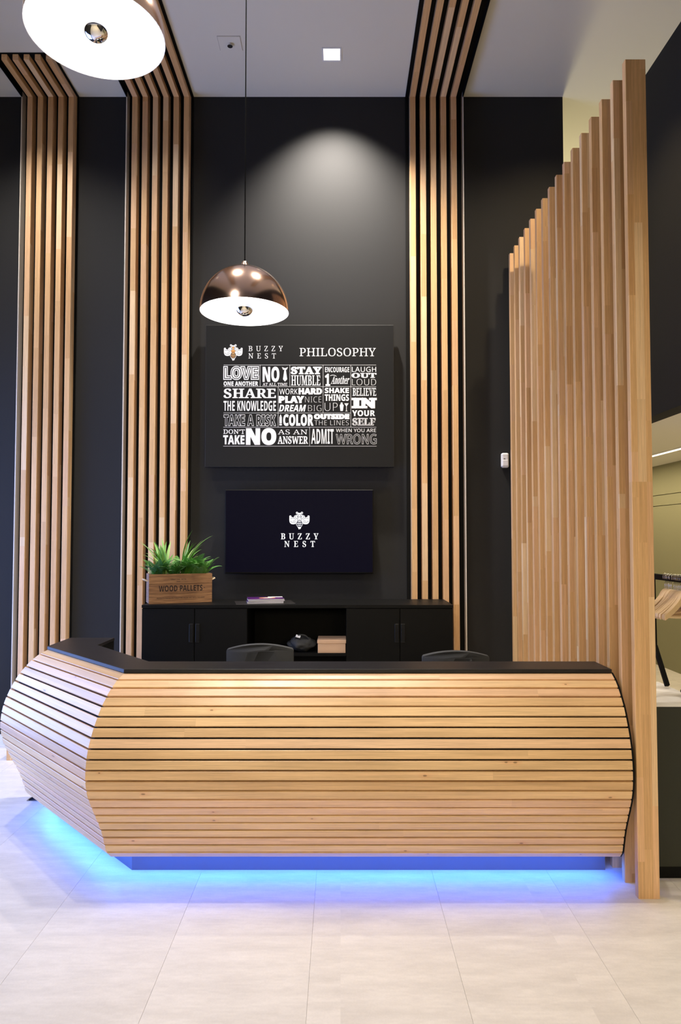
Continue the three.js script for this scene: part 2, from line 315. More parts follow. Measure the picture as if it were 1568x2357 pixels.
// ---------------------------------------------------------------- low bench, clothes rack and hangers behind the screen
{
  const o = thing('bench_cabinet', 'dark green low cabinet with pale top behind the nearest screen slat', 'cabinet', [1.67, 0, -3.7]);
  part('body', box(-0.15, 0.15, 0.06, 0.84, -0.24, 0.27), M.darkGreen, o);
  part('kick_board', box(-0.15, 0.15, 0, 0.06, -0.24, 0.262), M.black, o);
  part('top', box(-0.15, 0.15, 0.84, 0.858, -0.24, 0.27), M.white, o);
}
{
  const o = thing('coat_rack', 'black metal coat rack carrying wooden hangers', 'coat rack', [1.79, 0.858, -3.7]);
  const bar = (a, b, w) => { const d = b.clone().sub(a), g = new RoundedBoxGeometry(w, d.length(), w, 2, w * 0.2); g.applyQuaternion(new THREE.Quaternion().setFromUnitVectors(V(0, 1, 0), d.clone().normalize())); g.translate((a.x + b.x) / 2, (a.y + b.y) / 2, (a.z + b.z) / 2); return g; };
  part('rail', bar(V(0, 0.603, -0.22), V(0, 0.603, 0.25), 0.032), M.black, o);
  for (const z of [-0.21, 0.24]) {
    const s = z < 0 ? 1 : -1;
    part('upright', bar(V(-0.004, 0.595, z), V(0, 0.2, z), 0.02), M.black, o);
    part('foot', bar(V(0, 0.21, z), V(0.0, 0.012, z + 0.14 * s), 0.024), M.black, o);
  }
  const shape = new THREE.Shape();
  shape.moveTo(-0.215, -0.105); shape.quadraticCurveTo(-0.12, -0.075, -0.06, -0.035); shape.quadraticCurveTo(-0.03, -0.002, 0, 0); shape.quadraticCurveTo(0.03, -0.002, 0.06, -0.035); shape.quadraticCurveTo(0.12, -0.075, 0.215, -0.105);
  shape.quadraticCurveTo(0.224, -0.122, 0.212, -0.13); shape.quadraticCurveTo(0.12, -0.105, 0.055, -0.068); shape.quadraticCurveTo(0, -0.045, -0.055, -0.068); shape.quadraticCurveTo(-0.12, -0.105, -0.212, -0.13); shape.quadraticCurveTo(-0.224, -0.122, -0.215, -0.105);
  const body = new THREE.ExtrudeGeometry(shape, { depth: 0.008, bevelEnabled: true, bevelThickness: 0.002, bevelSize: 0.002, bevelSegments: 1, curveSegments: 6 }); body.translate(0, 0, -0.004);
  const hook = tube([V(0, -0.004, 0), V(0, 0.03, 0), V(0.012, 0.05, 0), V(0.018, 0.066, 0), V(0.008, 0.082, 0), V(-0.01, 0.083, 0), V(-0.02, 0.07, 0), V(-0.019, 0.056, 0)], 0.0016, 20, 5);
  const trouser = tube([V(-0.19, -0.118, 0), V(-0.06, -0.13, 0), V(0.06, -0.13, 0), V(0.19, -0.118, 0)], 0.005, 8, 6);
  const ORD = ['first', 'second', 'third', 'fourth', 'fifth', 'sixth', 'seventh', 'eighth', 'ninth', 'tenth', 'eleventh', 'twelfth', 'thirteenth', 'fourteenth', 'fifteenth'];
  for (let i = 0; i < 15; i++) {
    const h = thing('coat_hanger', `pale wooden coat hanger, ${ORD[i]} from the far post of the black rack`, 'hanger', [1.79, 1.4, -3.775 + i * 0.0145 + (i > 5 ? 0.012 : 0)], 0.62 + rr(-0.05, 0.05), 'wooden hangers on the coat rack');
    part('body', body, M.hanger, h); part('hook', hook, M.chrome, h); part('trouser_bar', trouser, M.hanger, h);
  }
}

// ---------------------------------------------------------------- sideboard behind the desk
{
  const x0 = -1.461, x1 = 0.828, y1 = 1.187, D0 = 5.04, o = thing('sideboard', 'long black sideboard with open centre under the television', 'sideboard', [(x0 + x1) / 2, 0, -5.27]);
  const ox = o.position.x, B = (a, b, c, d, e, f) => box(a - ox, b - ox, c, d, 5.27 - f, 5.27 - e), na = -0.687, nb = 0.042, DB = 5.515;
  part('top', B(x0, x1, y1 - 0.022, y1, D0 - 0.004, DB), M.blackSatin, o);
  part('body', mergeGeometries([B(x0, na, 0.06, y1 - 0.024, D0 + 0.02, DB), B(nb, x1, 0.06, y1 - 0.024, D0 + 0.02, DB), B(na, nb, 0.06, y1 - 0.024, DB - 0.02, DB), B(na, nb, 0.06, 0.09, D0 + 0.02, DB - 0.02)]), M.black, o);
  part('shelf', B(na, nb, 0.812, 0.832, D0 + 0.01, DB - 0.02), M.blackSatin, o);
  part('kick_board', B(x0 + 0.02, x1 - 0.02, 0, 0.06, D0 + 0.06, DB), M.black, o);
  for (const [a, b, hx] of [[x0, -1.074, -1.096], [-1.071, na, -1.049], [nb, 0.434, 0.412], [0.437, x1, 0.459]]) {
    const d = part('door', B(a + 0.002, b - 0.002, 0.065, y1 - 0.028, D0, D0 + 0.018), M.blackSatin, o);
    const pull = new RoundedBoxGeometry(0.03, 0.135, 0.008, 3, 0.0035); pull.translate(hx - ox, 0.982, 5.27 - D0 + 0.003);
    part('handle', pull, M.steelDark ?? (M.steelDark = std({ color: new THREE.Color().setRGB(0.02, 0.02, 0.02), roughness: 0.2, metalness: 0.4 })), d);
  }
}
// cardboard box and black bag on the open shelf
{
  const o = thing('cardboard_box', 'brown cardboard box on the open shelf of the sideboard', 'box', [-0.065, 0.832, -5.17]);
  part('carton', new RoundedBoxGeometry(0.205, 0.085, 0.22, 2, 0.003).translate(0, 0.0425, 0), M.cardboard, o);
  part('lid', new RoundedBoxGeometry(0.213, 0.024, 0.228, 2, 0.003).translate(0, 0.083, 0), M.cardboard, o);
}
{
  const o = thing('bag', 'crumpled black bag beside the cardboard box on the shelf', 'bag', [-0.29, 0.832, -5.17]);
  const g = mergeVertices(new THREE.IcosahedronGeometry(1, 5).deleteAttribute('normal').deleteAttribute('uv')), p = g.attributes.position;
  for (let i = 0; i < p.count; i++) { const x = p.getX(i), y = p.getY(i), z = p.getZ(i), k = 1 + 0.3 * (noise(x * 3 + 9, y * 3 + z * 2) - 0.5) + 0.12 * (noise(x * 9, y * 9 + z * 7) - 0.5); p.setXYZ(i, x * k * 0.1, Math.max(0, 0.055 + y * k * 0.058), z * k * 0.1); }
  g.computeVertexNormals(); part('pouch', g, M.fabric, o);
  part('strap', tube([V(-0.06, 0.09, 0.05), V(-0.02, 0.125, 0.07), V(0.03, 0.12, 0.06), V(0.06, 0.085, 0.05)], 0.006, 16, 6), M.fabric, o);
  part('tag', new RoundedBoxGeometry(0.035, 0.02, 0.003, 2, 0.001).rotateZ(-0.3).rotateX(-0.5).translate(-0.025, 0.118, 0.075), M.white, o);
}
// magazines on a dark mat
{
  const mat = part('desk_mat', new RoundedBoxGeometry(0.44, 0.003, 0.27, 2, 0.0014), M.laminate, scene); mat.name = 'desk_mat'; mat.position.set(-0.58, 1.1886, -5.22); mat.rotation.y = 0.2;
  tag(mat, 'thin dark mat under the magazines on the sideboard', 'mat');
  const [cc, c] = canvas(512, 360); c.fillStyle = '#3a1450'; c.fillRect(0, 0, 512, 360);
  c.fillStyle = '#f0e6ee'; c.fillRect(300, 0, 212, 110); c.fillStyle = '#e9a060'; c.beginPath(); c.ellipse(280, 190, 120, 70, 0, 0, 7); c.fill(); c.fillStyle = '#f3ddd0'; c.beginPath(); c.ellipse(290, 185, 70, 42, 0, 0, 7); c.fill(); c.fillStyle = '#6a2a80'; c.fillRect(30, 250, 440, 60);
  const cover = std({ map: canvasTex(cc), roughness: 0.3 }), pages = std({ color: new THREE.Color().setRGB(0.72, 0.7, 0.72), roughness: 0.8 });
  const say = ['bottom magazine of the pile on the sideboard', 'second magazine from the bottom of the sideboard pile', 'third magazine from the bottom of the sideboard pile', 'topmost magazine of the pile, with purple cover'];
  for (let i = 0; i < 4; i++) {
    const o = thing('magazine', say[i], 'magazine', [-0.575 + rr(-0.006, 0.006), 1.1902 + i * 0.0082, -5.225 + rr(-0.005, 0.005)], 0.16 + rr(-0.04, 0.04), 'magazines on the sideboard');
    part('pages', new RoundedBoxGeometry(0.27, 0.0074, 0.205, 1, 0.001).translate(0, 0.0038, 0), pages, o);
    const cv = new THREE.BoxGeometry(0.272, 0.0006, 0.207); cv.translate(0, 0.0078, 0); part('cover', cv, cover, o);
  }
}
// ---------------------------------------------------------------- wooden crate with plants
{
  const turn = 0.376, CX = -1.24, CZ = -5.262;
  const [cc, c] = canvas(1024, 500);
  for (let y = 0; y < 500; y++) for (let x = 0; x < 1024; x += 4) { const pl = Math.floor(y / 167), g = noise(x * 0.006 + pl * 40, y * 0.11) * 44 + noise(x * 0.02, y * 0.45) * 26 - 32 + [8, -6, 2][pl]; c.fillStyle = `rgb(${134 + g | 0},${96 + g * 0.85 | 0},${62 + g * 0.6 | 0})`; c.fillRect(x, y, 4, 1); }
  c.fillStyle = 'rgba(24,14,8,0.95)'; c.textAlign = 'center'; c.textBaseline = 'middle';
  c.font = 'bold 32px sans-serif'; c.fillText('CRAFTING WITH', 470, 92); c.fillRect(440, 128, 60, 5);
  c.save(); c.translate(512, 246); c.scale(0.82, 1.15); c.font = 'bold 118px sans-serif'; c.fillText('WOOD PALLETS', 0, 0); c.restore(); c.fillRect(884, 240, 22, 8);
  c.font = 'bold 25px sans-serif'; c.fillText('PRODUCTS FOR RUSTIC FURNITURE DECOR AND GIFTS FOR HOME', 512, 408);
  const front = std({ map: canvasTex(cc), roughness: 0.85 });
  const woodD = std({ map: dataTex(256, 256, (x, y) => { const g = noise(x * 0.03, y * 0.25) * 40 + noise(x * 0.1, y * 0.9) * 20 - 28; return [clamp8(150 + g), clamp8(122 + g), clamp8(104 + g)]; }), roughness: 0.9 });
  const o = thing('wooden_crate', 'weathered wooden crate with dark lettering, filled with green plants', 'crate', [CX, 1.187, CZ], turn);
  const w = 0.47, h = 0.222, dp = 0.19;
  for (let i = 0; i < 3; i++) {
    const y0 = h - (i + 1) * h / 3, g = new RoundedBoxGeometry(w, h / 3 - 0.0015, 0.014, 1, 0.0012); g.translate(0, y0 + h / 6, dp / 2 - 0.007);
    const p = g.attributes.position, uv = g.attributes.uv; for (let k = 0; k < p.count; k++) uv.setXY(k, p.getX(k) / w + 0.5, p.getY(k) / h);
    part('front_plank', g, front, o);
    part('back_plank', new RoundedBoxGeometry(w, h / 3 - 0.0015, 0.014, 1, 0.0012).translate(0, y0 + h / 6, -dp / 2 + 0.007), woodD, o);
  }
  for (const s of [-1, 1]) {
    const e = part('end_board', new RoundedBoxGeometry(0.016, h - 0.002, dp - 0.03, 1, 0.001).translate(s * (w / 2 - 0.009), h / 2, 0), woodD, o);
    part('handle', tube([V(s * (w / 2 - 0.004), 0.165, 0.045), V(s * (w / 2 + 0.028), 0.178, 0.036), V(s * (w / 2 + 0.034), 0.18, 0), V(s * (w / 2 + 0.028), 0.178, -0.036), V(s * (w / 2 - 0.004), 0.165, -0.045)], 0.006, 18, 7), M.rope, e);
  }
  part('bottom', box(-w / 2 + 0.017, w / 2 - 0.017, 0.003, 0.013, -dp / 2 + 0.015, dp / 2 - 0.015), woodD, o);
  part('soil', box(-w / 2 + 0.018, w / 2 - 0.018, 0.013, 0.185, -dp / 2 + 0.016, dp / 2 - 0.016), M.soil, o);
  // plants
  const green = (r, g, b, t = 0.25) => phy({ color: new THREE.Color().setRGB(r, g, b), roughness: 0.5, transmission: t, thickness: 0 });
  const G = [green(0.1, 0.3, 0.035), green(0.16, 0.4, 0.05), green(0.28, 0.48, 0.12), green(0.06, 0.2, 0.03)], F = [green(0.05, 0.2, 0.03), green(0.1, 0.34, 0.05), green(0.06, 0.22, 0.1), green(0.22, 0.5, 0.13)];
  // a strap leaf: rises, arches over, with a folded midrib
  function strap(len, wid, lean, droop) {
    const n = 12, pos = [], idx = []; let x = 0, y = 0, a = lean;
    for (let i = 0; i <= n; i++) {
      const t = i / n, ww = wid * Math.pow(Math.sin(Math.PI * Math.min(0.97, 0.16 + 0.84 * t)), 0.75) * (t > 0.9 ? (1 - t) * 9 + 0.06 : 1);
      const nx = Math.cos(a), ny = -Math.sin(a);
      pos.push(x + nx * 0.2 * ww, y + ny * 0.2 * ww + 0.0, -ww / 2, x, y, 0, x + nx * 0.2 * ww, y + ny * 0.2 * ww, ww / 2);
      x += Math.sin(a) * len / n; y += Math.cos(a) * len / n; a += droop / n * (0.4 + 1.4 * t);
      if (i < n) { const k = i * 3; idx.push(k, k + 1, k + 4, k, k + 4, k + 3, k + 1, k + 2, k + 5, k + 1, k + 5, k + 4); }
    }
    const g = new THREE.BufferGeometry(); g.setAttribute('position', new THREE.Float32BufferAttribute(pos, 3)); g.setIndex(idx); g.computeVertexNormals(); return g;
  }
  function frond(len, droop, leaflet) {
    const list = [], n = 15; let x = 0, y = 0, a = 0.25; const spine = [];
    for (let i = 0; i <= n; i++) {
      spine.push(V(x, y, 0));
      if (i > 1) for (const s of [-1, 1]) {
        const l = leaflet * Math.sin(Math.PI * (0.12 + 0.83 * i / n)) + 0.004, w = 0.0065, cs = Math.cos(a), sn = Math.sin(a);
        const tip = V(x + sn * l * 0.5, y + cs * l * 0.5 - l * 0.12, s * l), q = new THREE.BufferGeometry();
        q.setAttribute('position', new THREE.Float32BufferAttribute([x - sn * w / 2, y - cs * w / 2, 0, x + sn * w / 2, y + cs * w / 2, 0, (x + tip.x) / 2 + sn * w, (y + tip.y) / 2 + cs * w, tip.z * 0.55, tip.x, tip.y, tip.z, (x + tip.x) / 2 - sn * w * 0.8, (y + tip.y) / 2 - cs * w * 0.8, tip.z * 0.5], 3));
        q.setIndex([0, 1, 2, 0, 2, 4, 4, 2, 3]); list.push(q);
      }
      x += Math.sin(a) * len / n; y += Math.cos(a) * len / n; a += droop / n;
    }
    const g = mergeGeometries(list); g.computeVertexNormals();
    const st = new THREE.TubeGeometry(new THREE.CatmullRomCurve3(spine), 10, 0.0012, 4); st.deleteAttribute('uv');
    return mergeGeometries([g, st]);
  }
  const straps = [[0.27, 0.026, 0.12, 0.9], [0.31, 0.028, 0.22, 1.2], [0.34, 0.024, 0.15, 0.8], [0.22, 0.03, 0.3, 1.5], [0.3, 0.022, 0.35, 0.9], [0.36, 0.023, 0.28, 1.0]].map((q) => strap(...q));
  const fronds = [[0.18, 0.9, 0.034], [0.22, 1.2, 0.038], [0.16, 0.7, 0.032], [0.2, 1.5, 0.034]].map((q) => frond(...q));
  const place = (lx, lz) => { const cs = Math.cos(turn), sn = Math.sin(turn); return [CX + lx * cs + lz * sn, 1.187 + 0.185, CZ - lx * sn + lz * cs]; };
  function leafy(name, label, lx, lz, count, shapes, mats, prefer, size, tilt) {
    const t = thing(name, label, 'plant', place(lx, lz), turn);
    for (let i = 0; i < count; i++) {
      const m = part(name === 'fern' ? 'frond' : 'leaf', shapes[Math.floor(rnd() * shapes.length)], mats[Math.floor(rnd() * mats.length)], t);
      m.position.set(rr(-0.02, 0.02), -0.004, rr(-0.015, 0.015)); m.rotation.set(0, prefer[0] + rr(-prefer[1], prefer[1]), rr(-tilt, tilt)); m.scale.setScalar(rr(size[0], size[1]));
    }
    return t;
  }
  const FERN = 'ferns in the wooden crate';
  leafy('grass_plant', 'strap-leaved plant arching out of the left end of the crate', -0.11, 0.0, 20, straps, [G[0], G[1], G[2], G[2]], [Math.PI * 0.95, 1.9], [0.8, 1.12], 0.25);
  leafy('grass_plant', 'upright strap-leaved plant leaning right from the middle of the crate', 0.03, 0.0, 17, straps, [G[0], G[1], G[3], G[2]], [0.1, 1.5], [0.8, 1.2], 0.25);
  leafy('fern', 'bluish green fern at the left front corner of the crate', -0.17, 0.035, 20, fronds, [F[2], F[0], F[1]], [0, Math.PI], [0.75, 1.15], 0.2).userData.group = FERN;
  leafy('fern', 'dark green fern in the middle of the crate between the grasses', -0.05, 0.03, 20, fronds, [F[0], F[0], F[1]], [0, Math.PI], [0.75, 1.05], 0.2).userData.group = FERN;
  leafy('fern', 'bright green fern right of the leaning grass', 0.09, 0.02, 24, fronds, [F[1], F[3], F[1]], [0, Math.PI], [0.8, 1.2], 0.2).userData.group = FERN;
  leafy('fern', 'light green fern at the right end of the crate', 0.17, 0.02, 24, fronds, [F[1], F[3], F[0]], [0, Math.PI], [0.7, 1.0], 0.2).userData.group = FERN;
}
// ---------------------------------------------------------------- lettered board, television, detector
function bee(c, cx, cy, s, colour) {      // the emblem, s = half width
  c.save(); c.translate(cx, cy); c.scale(s, s); c.lineJoin = 'round'; c.lineCap = 'round';
  const dark = colour ? '#1c1c1c' : '#10102a', E = (x, y, rx, ry, a = 0) => { c.beginPath(); c.ellipse(x, y, rx, ry, a, 0, Math.PI * 2); };
  c.fillStyle = '#f6f6f6'; c.strokeStyle = '#f6f6f6';
  const wing = (k) => { c.beginPath(); c.moveTo(k * 0.2, 0.05); c.bezierCurveTo(k * 0.35, -0.36, k * 0.78, -0.34, k * 0.82, -0.36); c.lineTo(k * 0.98, -0.36); c.bezierCurveTo(k * 1.0, 0.1, k * 0.98, 0.38, k * 0.55, 0.36); c.bezierCurveTo(k * 0.35, 0.34, k * 0.25, 0.2, k * 0.2, 0.05); c.closePath(); c.fill(); };
  wing(1); wing(-1);
  for (const k of [-1, 1]) { E(k * 0.88, -0.4, 0.11, 0.11); c.fill(); E(k * 0.24, -0.76, 0.11, 0.11); c.fill(); }
  c.lineWidth = 0.1; c.beginPath(); c.moveTo(-0.24, -0.76); c.quadraticCurveTo(0, -0.66, 0.24, -0.76); c.stroke();
  E(0, -0.36, 0.54, 0.26); c.fill(); E(0, -0.3, 0.34, 0.4); c.fill();
  c.beginPath(); c.moveTo(-0.32, 0.1); c.bezierCurveTo(-0.42, 0.5, -0.1, 0.6, -0.08, 0.86); c.lineTo(0.14, 0.8); c.bezierCurveTo(0.1, 0.6, 0.42, 0.5, 0.32, 0.1); c.closePath(); c.fill();
  c.strokeStyle = dark; c.lineWidth = 0.03;
  for (const k of [-1, 1]) { c.beginPath(); c.moveTo(k * 0.34, -0.08); c.quadraticCurveTo(k * 0.55, -0.3, k * 0.88, -0.2); c.stroke(); c.beginPath(); c.moveTo(k * 0.34, 0.12); c.quadraticCurveTo(k * 0.7, 0.3, k * 0.88, 0.02); c.stroke(); c.beginPath(); c.moveTo(k * 0.4, 0.0); c.lineTo(k * 0.62, 0.05); c.stroke(); E(k * 0.24, -0.76, 0.04, 0.04); c.fillStyle = dark; c.fill(); }
  c.fillStyle = colour ? '#e9a45a' : '#f6f6f6'; E(0, -0.28, 0.24, 0.34); c.fill(); c.stroke();
  c.fillStyle = '#f6f6f6'; for (const k of [-1, 1]) { E(k * 0.24, -0.38, 0.19, 0.16); c.fill(); c.stroke(); }
  c.fillStyle = dark; for (const k of [-1, 1]) { E(k * 0.17, -0.38, 0.05, 0.06); c.fill(); }
  c.beginPath(); c.arc(0, -0.2, 0.12, 0.3, 2.84); c.stroke();
  c.fillStyle = colour ? '#e9b070' : '#f6f6f6'; E(0, 0.3, 0.26, 0.3); c.fill(); c.lineWidth = 0.05; c.stroke();
  c.save(); E(0, 0.3, 0.26, 0.3); c.clip(); c.fillStyle = dark; for (const y of [0.14, 0.32]) c.fillRect(-0.4, y, 0.8, 0.09); c.fillRect(-0.4, 0.48, 0.8, 0.06); c.restore();
  c.restore();
}
// writes a word so that it fills the box x0..x1, y0..y1
function word(c, text, x0, y0, x1, y1, font, o = {}) {
  c.save(); c.font = `${font.includes('bold') ? 'bold ' : ''}100px ${font.replace('bold ', '')}`; c.textBaseline = 'alphabetic'; c.textAlign = 'left';
  if (o.spaced) {   // letters set apart
    const ws = [...text].map((ch) => c.measureText(ch).width * o.k0), sum = ws.reduce((a, b) => a + b, 0);
    const hgt = c.measureText('H').actualBoundingBoxAscent, sy = (y1 - y0) / hgt, sx = sy * (o.k ?? 1), gap = ((x1 - x0) - sum * sx) / (text.length - 1); let x = x0;
    [...text].forEach((ch, i) => { c.save(); c.translate(x, y1); c.scale(sx, sy); c.fillStyle = '#f2f2f2'; c.fillText(ch, 0, 0); c.restore(); x += ws[i] * sx + gap; });
    c.restore(); return;
  }
  const m = c.measureText(text), w = m.actualBoundingBoxLeft + m.actualBoundingBoxRight, up = m.actualBoundingBoxAscent, dn = m.actualBoundingBoxDescent;
  c.translate(x0, y0); if (o.slant) c.transform(1, 0, -o.slant, 1, o.slant * (y1 - y0) * 0.5, 0); c.scale((x1 - x0) / w, (y1 - y0) / (up + dn)); c.translate(m.actualBoundingBoxLeft, up); c.lineJoin = 'miter'; c.miterLimit = 3;
  if (o.outline) { c.lineWidth = o.outline; c.strokeStyle = '#f2f2f2'; c.strokeText(text, 0, 0); c.fillStyle = '#161616'; c.fillText(text, 0, 0); }
  else { if (o.heavy) { c.lineWidth = o.heavy; c.strokeStyle = '#f2f2f2'; c.strokeText(text, 0, 0); } c.fillStyle = '#f2f2f2'; c.fillText(text, 0, 0); if (o.thin) { c.lineWidth = o.thin; c.strokeStyle = '#161616'; c.strokeText(text, 0, 0); } if (o.inline) { c.lineWidth = o.inline; c.strokeStyle = '#161616'; c.strokeText(text, 0, 0); c.lineWidth = o.inline * 0.4; } }
  c.restore();
}
{
  const W = 2048, H = 1536, k = 2048 / 1361, [cc, c] = canvas(W, H);
  c.fillStyle = '#161616'; c.fillRect(0, 0, W, H);
  c.scale(k, k); c.translate(-104, -527);
  const S = 'sans-serif', SB = 'bold sans-serif', R = 'serif', RB = 'bold serif';
  bee(c, 301, 724, 69, true);
  word(c, 'BUZZY', 410, 676, 662, 714, R, { spaced: 1, k0: 1, k: 0.95 }); word(c, 'NEST', 410, 729, 612, 767, R, { spaced: 1, k0: 1, k: 0.95 });
  word(c, 'PHILOSOPHY', 782, 690, 1338, 751, R, {});
  c.fillStyle = '#161616'; for (const x of [802, 866, 934, 1002, 1040, 1172, 1208, 1262]) c.fillRect(x, 716, 3, 10);
  c.fillStyle = '#cfcfcf';
  for (const [a, b, y] of [[232, 1340, 813], [232, 1340, 970], [232, 1155, 1160], [232, 1340, 1263], [232, 1342, 1400]]) c.fillRect(a, y, b - a, 3);
  for (const [x, a, b] of [[496, 813, 970], [711, 813, 970], [953, 813, 1160], [1154, 813, 1263], [627, 970, 1263], [856, 1263, 1400]]) c.fillRect(x, a, 3, b - a);
  word(c, 'LOVE', 238, 830, 482, 914, SB, { heavy: 16 }); word(c, 'LOVE', 238, 830, 482, 914, SB, { inline: 5 });
  word(c, 'ONE ANOTHER', 233, 933, 482, 965, SB, { heavy: 4 });
  word(c, 'NO', 517, 829, 635, 934, SB, { heavy: 5 }); word(c, 'AT ALL TIME', 516, 945, 695, 965, R, { heavy: 2 });
  c.fillStyle = '#f2f2f2'; c.beginPath(); c.moveTo(655, 829); c.lineTo(678, 838); c.lineTo(700, 829); c.lineTo(690, 850); c.lineTo(684, 848); c.lineTo(694, 918); c.lineTo(678, 935); c.lineTo(663, 918); c.lineTo(673, 848); c.lineTo(664, 850); c.closePath(); c.fill();
  word(c, 'STAY', 722, 829, 942, 879, RB, { heavy: 9 }); word(c, 'HUMBLE', 722, 889, 935, 964, RB, {});
  word(c, 'ENCOURAGE', 969, 829, 1145, 867, SB, {}); word(c, '1', 970, 881, 1004, 963, RB, { heavy: 6 }); word(c, 'Another', 1018, 893, 1144, 952, RB, { slant: 0.25 });
  c.strokeStyle = '#f2f2f2'; c.lineWidth = 4; c.beginPath(); c.moveTo(1006, 893); c.quadraticCurveTo(1030, 880, 1052, 898); c.stroke();
  word(c, 'LAUGH', 1163, 827, 1340, 865, S, {}); word(c, 'OUT', 1163, 873, 1341, 907, RB, { heavy: 6 }); word(c, 'LOUD', 1163, 913, 1341, 963, S, { thin: 4.5 });
  word(c, 'SHARE', 233, 985, 613, 1054, RB, { heavy: 2 }); word(c, 'THE KNOWLEDGE', 233, 1073, 613, 1147, SB, {});
  word(c, 'WORK', 637, 985, 770, 1027, S, {}); word(c, 'HARD', 779, 984, 945, 1026, SB, { heavy: 9 });
  word(c, 'PLAY', 637, 1041, 813, 1087, SB, { heavy: 10 }); word(c, 'NICE', 822, 1041, 944, 1087, S, { thin: 5 });
  word(c, 'DREAM', 640, 1103, 826, 1151, SB, { slant: 0.2, heavy: 3 }); word(c, 'BIG', 844, 1103, 944, 1150, S, { thin: 5 });
  word(c, 'SHAKE', 967, 981, 1142, 1017, SB, { heavy: 5 }); word(c, 'THINGS', 967, 1027, 1142, 1074, SB, { heavy: 3 }); word(c, 'UP', 964, 1086, 1062, 1149, S, { thin: 5 });
  c.fillStyle = '#f2f2f2'; c.beginPath(); c.moveTo(1083, 1086); c.lineTo(1095, 1086); c.lineTo(1097, 1098); c.lineTo(1104, 1106); c.lineTo(1098, 1148); c.lineTo(1080, 1148); c.lineTo(1075, 1106); c.lineTo(1081, 1098); c.closePath(); c.fill();
  c.beginPath(); c.moveTo(1108, 1092); c.lineTo(1140, 1092); c.lineTo(1126, 1114); c.lineTo(1126, 1146); c.lineTo(1135, 1150); c.lineTo(1113, 1150); c.lineTo(1122, 1146); c.lineTo(1122, 1114); c.closePath(); c.fill();
  word(c, 'BELIEVE', 1168, 981, 1340, 1039, RB, {}); word(c, 'IN', 1170, 1058, 1336, 1122, RB, { heavy: 14 });
  c.fillStyle = '#f2f2f2'; for (const x of [1188, 1240, 1310]) for (const y of [1056, 1124]) { c.beginPath(); c.arc(x, y, 6, 0, 7); c.fill(); }
  word(c, 'YOUR', 1166, 1143, 1330, 1184, SB, { heavy: 3 }); word(c, 'SELF', 1168, 1200, 1332, 1249, RB, { heavy: 9 }); word(c, 'SELF', 1170, 1202, 1330, 1247, RB, { inline: 4 });
  word(c, 'TAKE A RISK', 236, 1175, 611, 1253, SB, { outline: 7 });
  c.fillStyle = '#f2f2f2'; c.beginPath(); c.moveTo(647, 1170); c.lineTo(656, 1192); c.lineTo(656, 1252); c.lineTo(638, 1252); c.lineTo(638, 1192); c.closePath(); c.fill(); c.fillStyle = '#161616'; c.fillRect(638, 1236, 18, 3); c.fillRect(641, 1190, 12, 2);
  word(c, 'COLOR', 667, 1173, 882, 1252, SB, { heavy: 6 }); word(c, 'OUTSIDE', 892, 1171, 1142, 1204, SB, { heavy: 15 }); word(c, 'THE LINES', 891, 1213, 1142, 1251, S, { thin: 4 });
  word(c, 'DON’T', 233, 1281, 388, 1312, R, { heavy: 2 }); word(c, 'TAKE', 233, 1323, 386, 1386, SB, { heavy: 4 }); word(c, 'NO', 403, 1277, 610, 1387, SB, { heavy: 9 });
  word(c, 'AS AN', 627, 1281, 842, 1317, R, {}); word(c, 'ANSWER', 627, 1329, 845, 1384, RB, { heavy: 3 });
  word(c, 'ADMIT', 869, 1277, 1032, 1384, SB, {}); word(c, 'WHEN YOU ARE', 1048, 1275, 1338, 1300, S, {}); word(c, 'WRONG', 1050, 1314, 1340, 1385, S, { outline: 5 });
  const x0 = -1.105, x1 = 0.437, y0 = 2.256, y1 = 3.425, o = thing('lettered_board', 'black wall board printed with white lettering and a bee emblem', 'sign', [(x0 + x1) / 2, (y0 + y1) / 2, -WALL]);
  part('panel', new RoundedBoxGeometry(x1 - x0, y1 - y0, 0.04, 2, 0.003).translate(0, 0, 0.058), std({ color: new THREE.Color('#161616'), roughness: 0.6 }), o);
  part('print', new THREE.BoxGeometry(x1 - x0 - 0.008, y1 - y0 - 0.008, 0.0006).translate(0, 0, 0.0783), phy({ map: canvasTex(cc), roughness: 0.6, specularIntensity: 0.4 }), o);
  part('mount', mergeGeometries([-0.5, 0.5].map((x) => new THREE.BoxGeometry(0.06, y1 - y0 - 0.3, 0.038).translate(x, 0, 0.019))), M.black, o);
}
